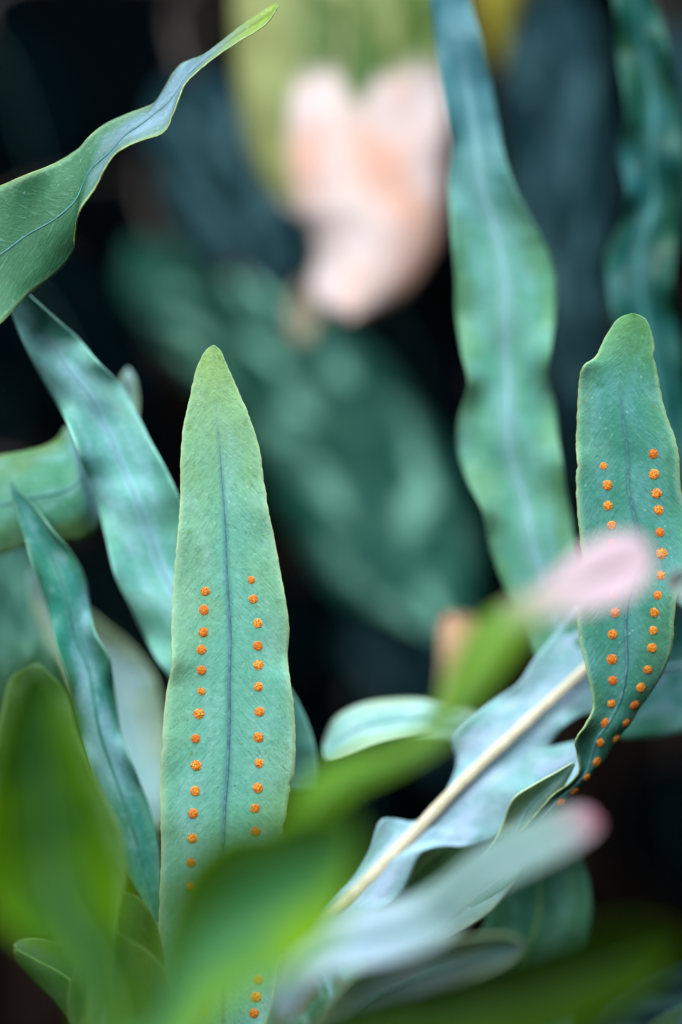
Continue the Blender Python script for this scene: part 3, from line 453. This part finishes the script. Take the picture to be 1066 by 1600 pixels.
# ------------------------------------------------------------------ blurred leaves in front of the focal plane
leaf_thing('young_leaf', 'lower blurred pale leaf with a pink tip, in front of the lobed frond', [(938, 1284, 938, 1290, 0, 0, 0), (920, 1262, 925, 1306, 7, 3, -5), (880, 1262, 895, 1327, 9, 3, -7), (830, 1284, 860, 1346, 9, 3, -7), (780, 1306, 820, 1366, 9, 3, -7), (730, 1338, 770, 1392, 9, 3, -7), (690, 1372, 732, 1424, 9, 3, -7), (650, 1396, 700, 1466, 10, 4, -8), (600, 1412, 640, 1494, 10, 4, -8), (545, 1428, 580, 1510, 10, 4, -8), (500, 1446, 522, 1518, 9, 3, -7), (450, 1500, 480, 1550, 0, 0, 0), (420, 1580, 450, 1600, 0, 0, 0)], (-80, -66), 'pink', foot=(-.03, -.05, 0), rib='rib_pale', rib_r=.0004, seed=26, ripple=1.2)
leaf_thing('young_leaf', 'long green blurred leaf arching up to a pale pink tip over the right spotted leaf', [(1020, 872, 1022, 880, 0, 0, 0), (1002, 838, 1012, 905, 5, 2, -4), (960, 834, 985, 934, 7, 3, -5), (912, 854, 945, 948, 7, 3, -5), (872, 888, 908, 956, 7, 3, -5), (832, 922, 870, 962, 7, 3, -5), (785, 944, 838, 978, 7, 3, -5), (742, 976, 808, 1012, 7, 3, -5), (712, 1030, 770, 1062, 7, 3, -5), (690, 1086, 728, 1108, 7, 3, -5), (655, 1140, 692, 1156, 7, 3, -5), (606, 1168, 642, 1188, 7, 3, -5), (542, 1182, 584, 1216, 7, 3, -5), (490, 1206, 534, 1244, 7, 3, -5), (446, 1258, 494, 1294, 7, 3, -5), (390, 1340, 450, 1380, 0, 0, 0), (340, 1440, 390, 1460, 0, 0, 0)], (-84, -122), 'pinkgreen', foot=(-.05, -.13, 0), rib='rib_green', rib_r=.0004, seed=27, ripple=1.2)
leaf_thing('young_leaf', 'small blurred peach-tipped leaf tucked behind the long arching green leaf', [(698, 960, 704, 960, 0, 0, 0), (688, 980, 738, 966, 0, 2, 0), (690, 1015, 748, 998, 0, 2, 0), (690, 1055, 742, 1045, 0, 2, 0), (680, 1100, 722, 1092, 0, 0, 0), (656, 1146, 684, 1152, 0, 0, 0), (604, 1180, 622, 1194, 0, 0, 0), (540, 1200, 556, 1216, 0, 0, 0), (486, 1236, 500, 1252, 0, 0, 0), (440, 1310, 452, 1322, 0, 0, 0), (400, 1400, 412, 1408, 0, 0, 0)], (-68, -104), 'peachtip', reach=.005, foot=(-.07, -.11, 0), rib='rib_green', rib_r=.0003, seed=28, ripple=.8)
leaf_thing('young_leaf', 'pale blurred leaf tip poking in at the right edge', [(1046, 905, 1046, 912, 0, 0, 0), (1056, 890, 1058, 932, 0, 2, 0), (1080, 890, 1082, 955, 0, 2, 0), (1120, 910, 1120, 990, 0, 2, 0), (1170, 960, 1160, 1040, 0, 0, 0), (1210, 1040, 1180, 1080, 0, 0, 0)], -40, 'pink', foot=(.1, -.04, 0), rib='rib_pale', rib_r=.0003, seed=29)
leaf_thing('young_leaf', 'pale bluish blurred leaf low down below the lower pink-tipped leaf', [(818, 1470, 819, 1475, 0, 0, 0), (785, 1460, 802, 1500, 0, 2, 0), (725, 1466, 752, 1528, 0, 2, 0), (640, 1488, 682, 1556, 0, 2, 0), (560, 1520, 600, 1590, 0, 2, 0), (500, 1580, 540, 1640, 0, 0, 0), (460, 1660, 490, 1690, 0, 0, 0)], -48, 'pale', foot=(-.02, -.05, 0), rib='rib_pale', rib_r=.0003, seed=30)
leaf_thing('green_leaf', 'soft-edged pale green leaf directly behind the big blurred leaf at left', [(50, 1034, 66, 1034, 0, 0, 0), (16, 1056, 106, 1082, 0, 2, 0), (2, 1096, 124, 1140, 0, 2, 0), (-12, 1160, 152, 1210, 0, 3, 0), (-20, 1250, 190, 1290, 0, 3, 0), (20, 1340, 202, 1366, 0, 3, 0), (92, 1436, 190, 1440, 0, 2, 0), (130, 1540, 184, 1540, 0, 0, 0), (110, 1680, 170, 1680, 0, 0, 0)], (-34, -48), 'green2', foot=(-.06, -.05, 0), rib='rib_pale', rib_r=.0003, seed=31, ripple=1.0)
leaf_thing('green_leaf', 'big blurred yellow-green leaf filling the lower left edge', [(52, 1022, 60, 1022, 0, 0, 0), (18, 1060, 98, 1068, 0, 4, 0), (0, 1110, 122, 1130, 0, 6, 0), (-20, 1180, 146, 1200, 0, 8, 0), (-32, 1260, 176, 1275, 0, 9, 0), (-40, 1350, 196, 1345, 0, 10, 0), (-6, 1430, 202, 1408, 0, 9, 0), (84, 1508, 196, 1478, 0, 7, 0), (136, 1600, 214, 1570, 0, 4, 0), (110, 1740, 230, 1700, 0, 0, 0), (140, 1850, 190, 1850, 0, 0, 0)], (-122, -130), 'greenl', foot=(-.06, -.13, 0), rib='rib_green', rib_r=.0004, seed=32, ripple=1.2, nu=24)
leaf_thing('green_leaf', 'broad blurred green leaf in front of the foot of the tall spotted leaf', [(556, 1288, 560, 1296, 0, 0, 0), (522, 1264, 556, 1338, 0, 5, 0), (468, 1268, 544, 1400, 0, 8, 0), (412, 1284, 522, 1462, 0, 9, 0), (348, 1296, 478, 1502, 0, 10, 0), (292, 1340, 436, 1524, 0, 10, 0), (260, 1398, 392, 1546, 0, 9, 0), (240, 1474, 350, 1580, 0, 7, 0), (222, 1570, 304, 1630, 0, 4, 0), (160, 1660, 250, 1700, 0, 0, 0), (150, 1780, 200, 1800, 0, 0, 0)], (-138, -142), 'green', foot=(-.055, -.145, 0), rib='rib_green', rib_r=.0004, seed=33, ripple=1.2, nu=24)
leaf_thing('green_leaf', 'dark olive blurred leaf stretched across the bottom right', [(1064, 1468, 1066, 1478, 0, 0, 0), (1022, 1446, 1034, 1530, 0, 4, 0), (960, 1446, 982, 1572, 0, 6, 0), (880, 1464, 922, 1604, 0, 6, 0), (800, 1492, 862, 1626, 0, 6, 0), (720, 1514, 800, 1644, 0, 6, 0), (640, 1534, 740, 1664, 0, 6, 0), (560, 1556, 680, 1676, 0, 4, 0), (500, 1580, 620, 1700, 0, 2, 0), (420, 1660, 500, 1740, 0, 0, 0), (350, 1780, 400, 1810, 0, 0, 0)], (-130, -134), 'dgreen', foot=(-.03, -.135, 0), rib='rib_green', rib_r=.0004, seed=34, ripple=1.2, nu=24)
leaf_thing('green_leaf', 'dim blue-green blurred leaf in the bottom right corner', [(1170, 1490, 1172, 1500, 0, 0, 0), (1120, 1500, 1150, 1580, 0, 3, 0), (1066, 1514, 1100, 1630, 0, 3, 0), (1000, 1548, 1040, 1670, 0, 3, 0), (940, 1594, 990, 1710, 0, 2, 0), (880, 1660, 930, 1760, 0, 0, 0)], -60, 'dark2', foot=(.05, -.06, 0), rib='rib_green', rib_r=.0004, seed=35, ripple=1.0)
for o in bpy.data.objects:
    if '_leaf' in o.keys(): del o['_leaf']
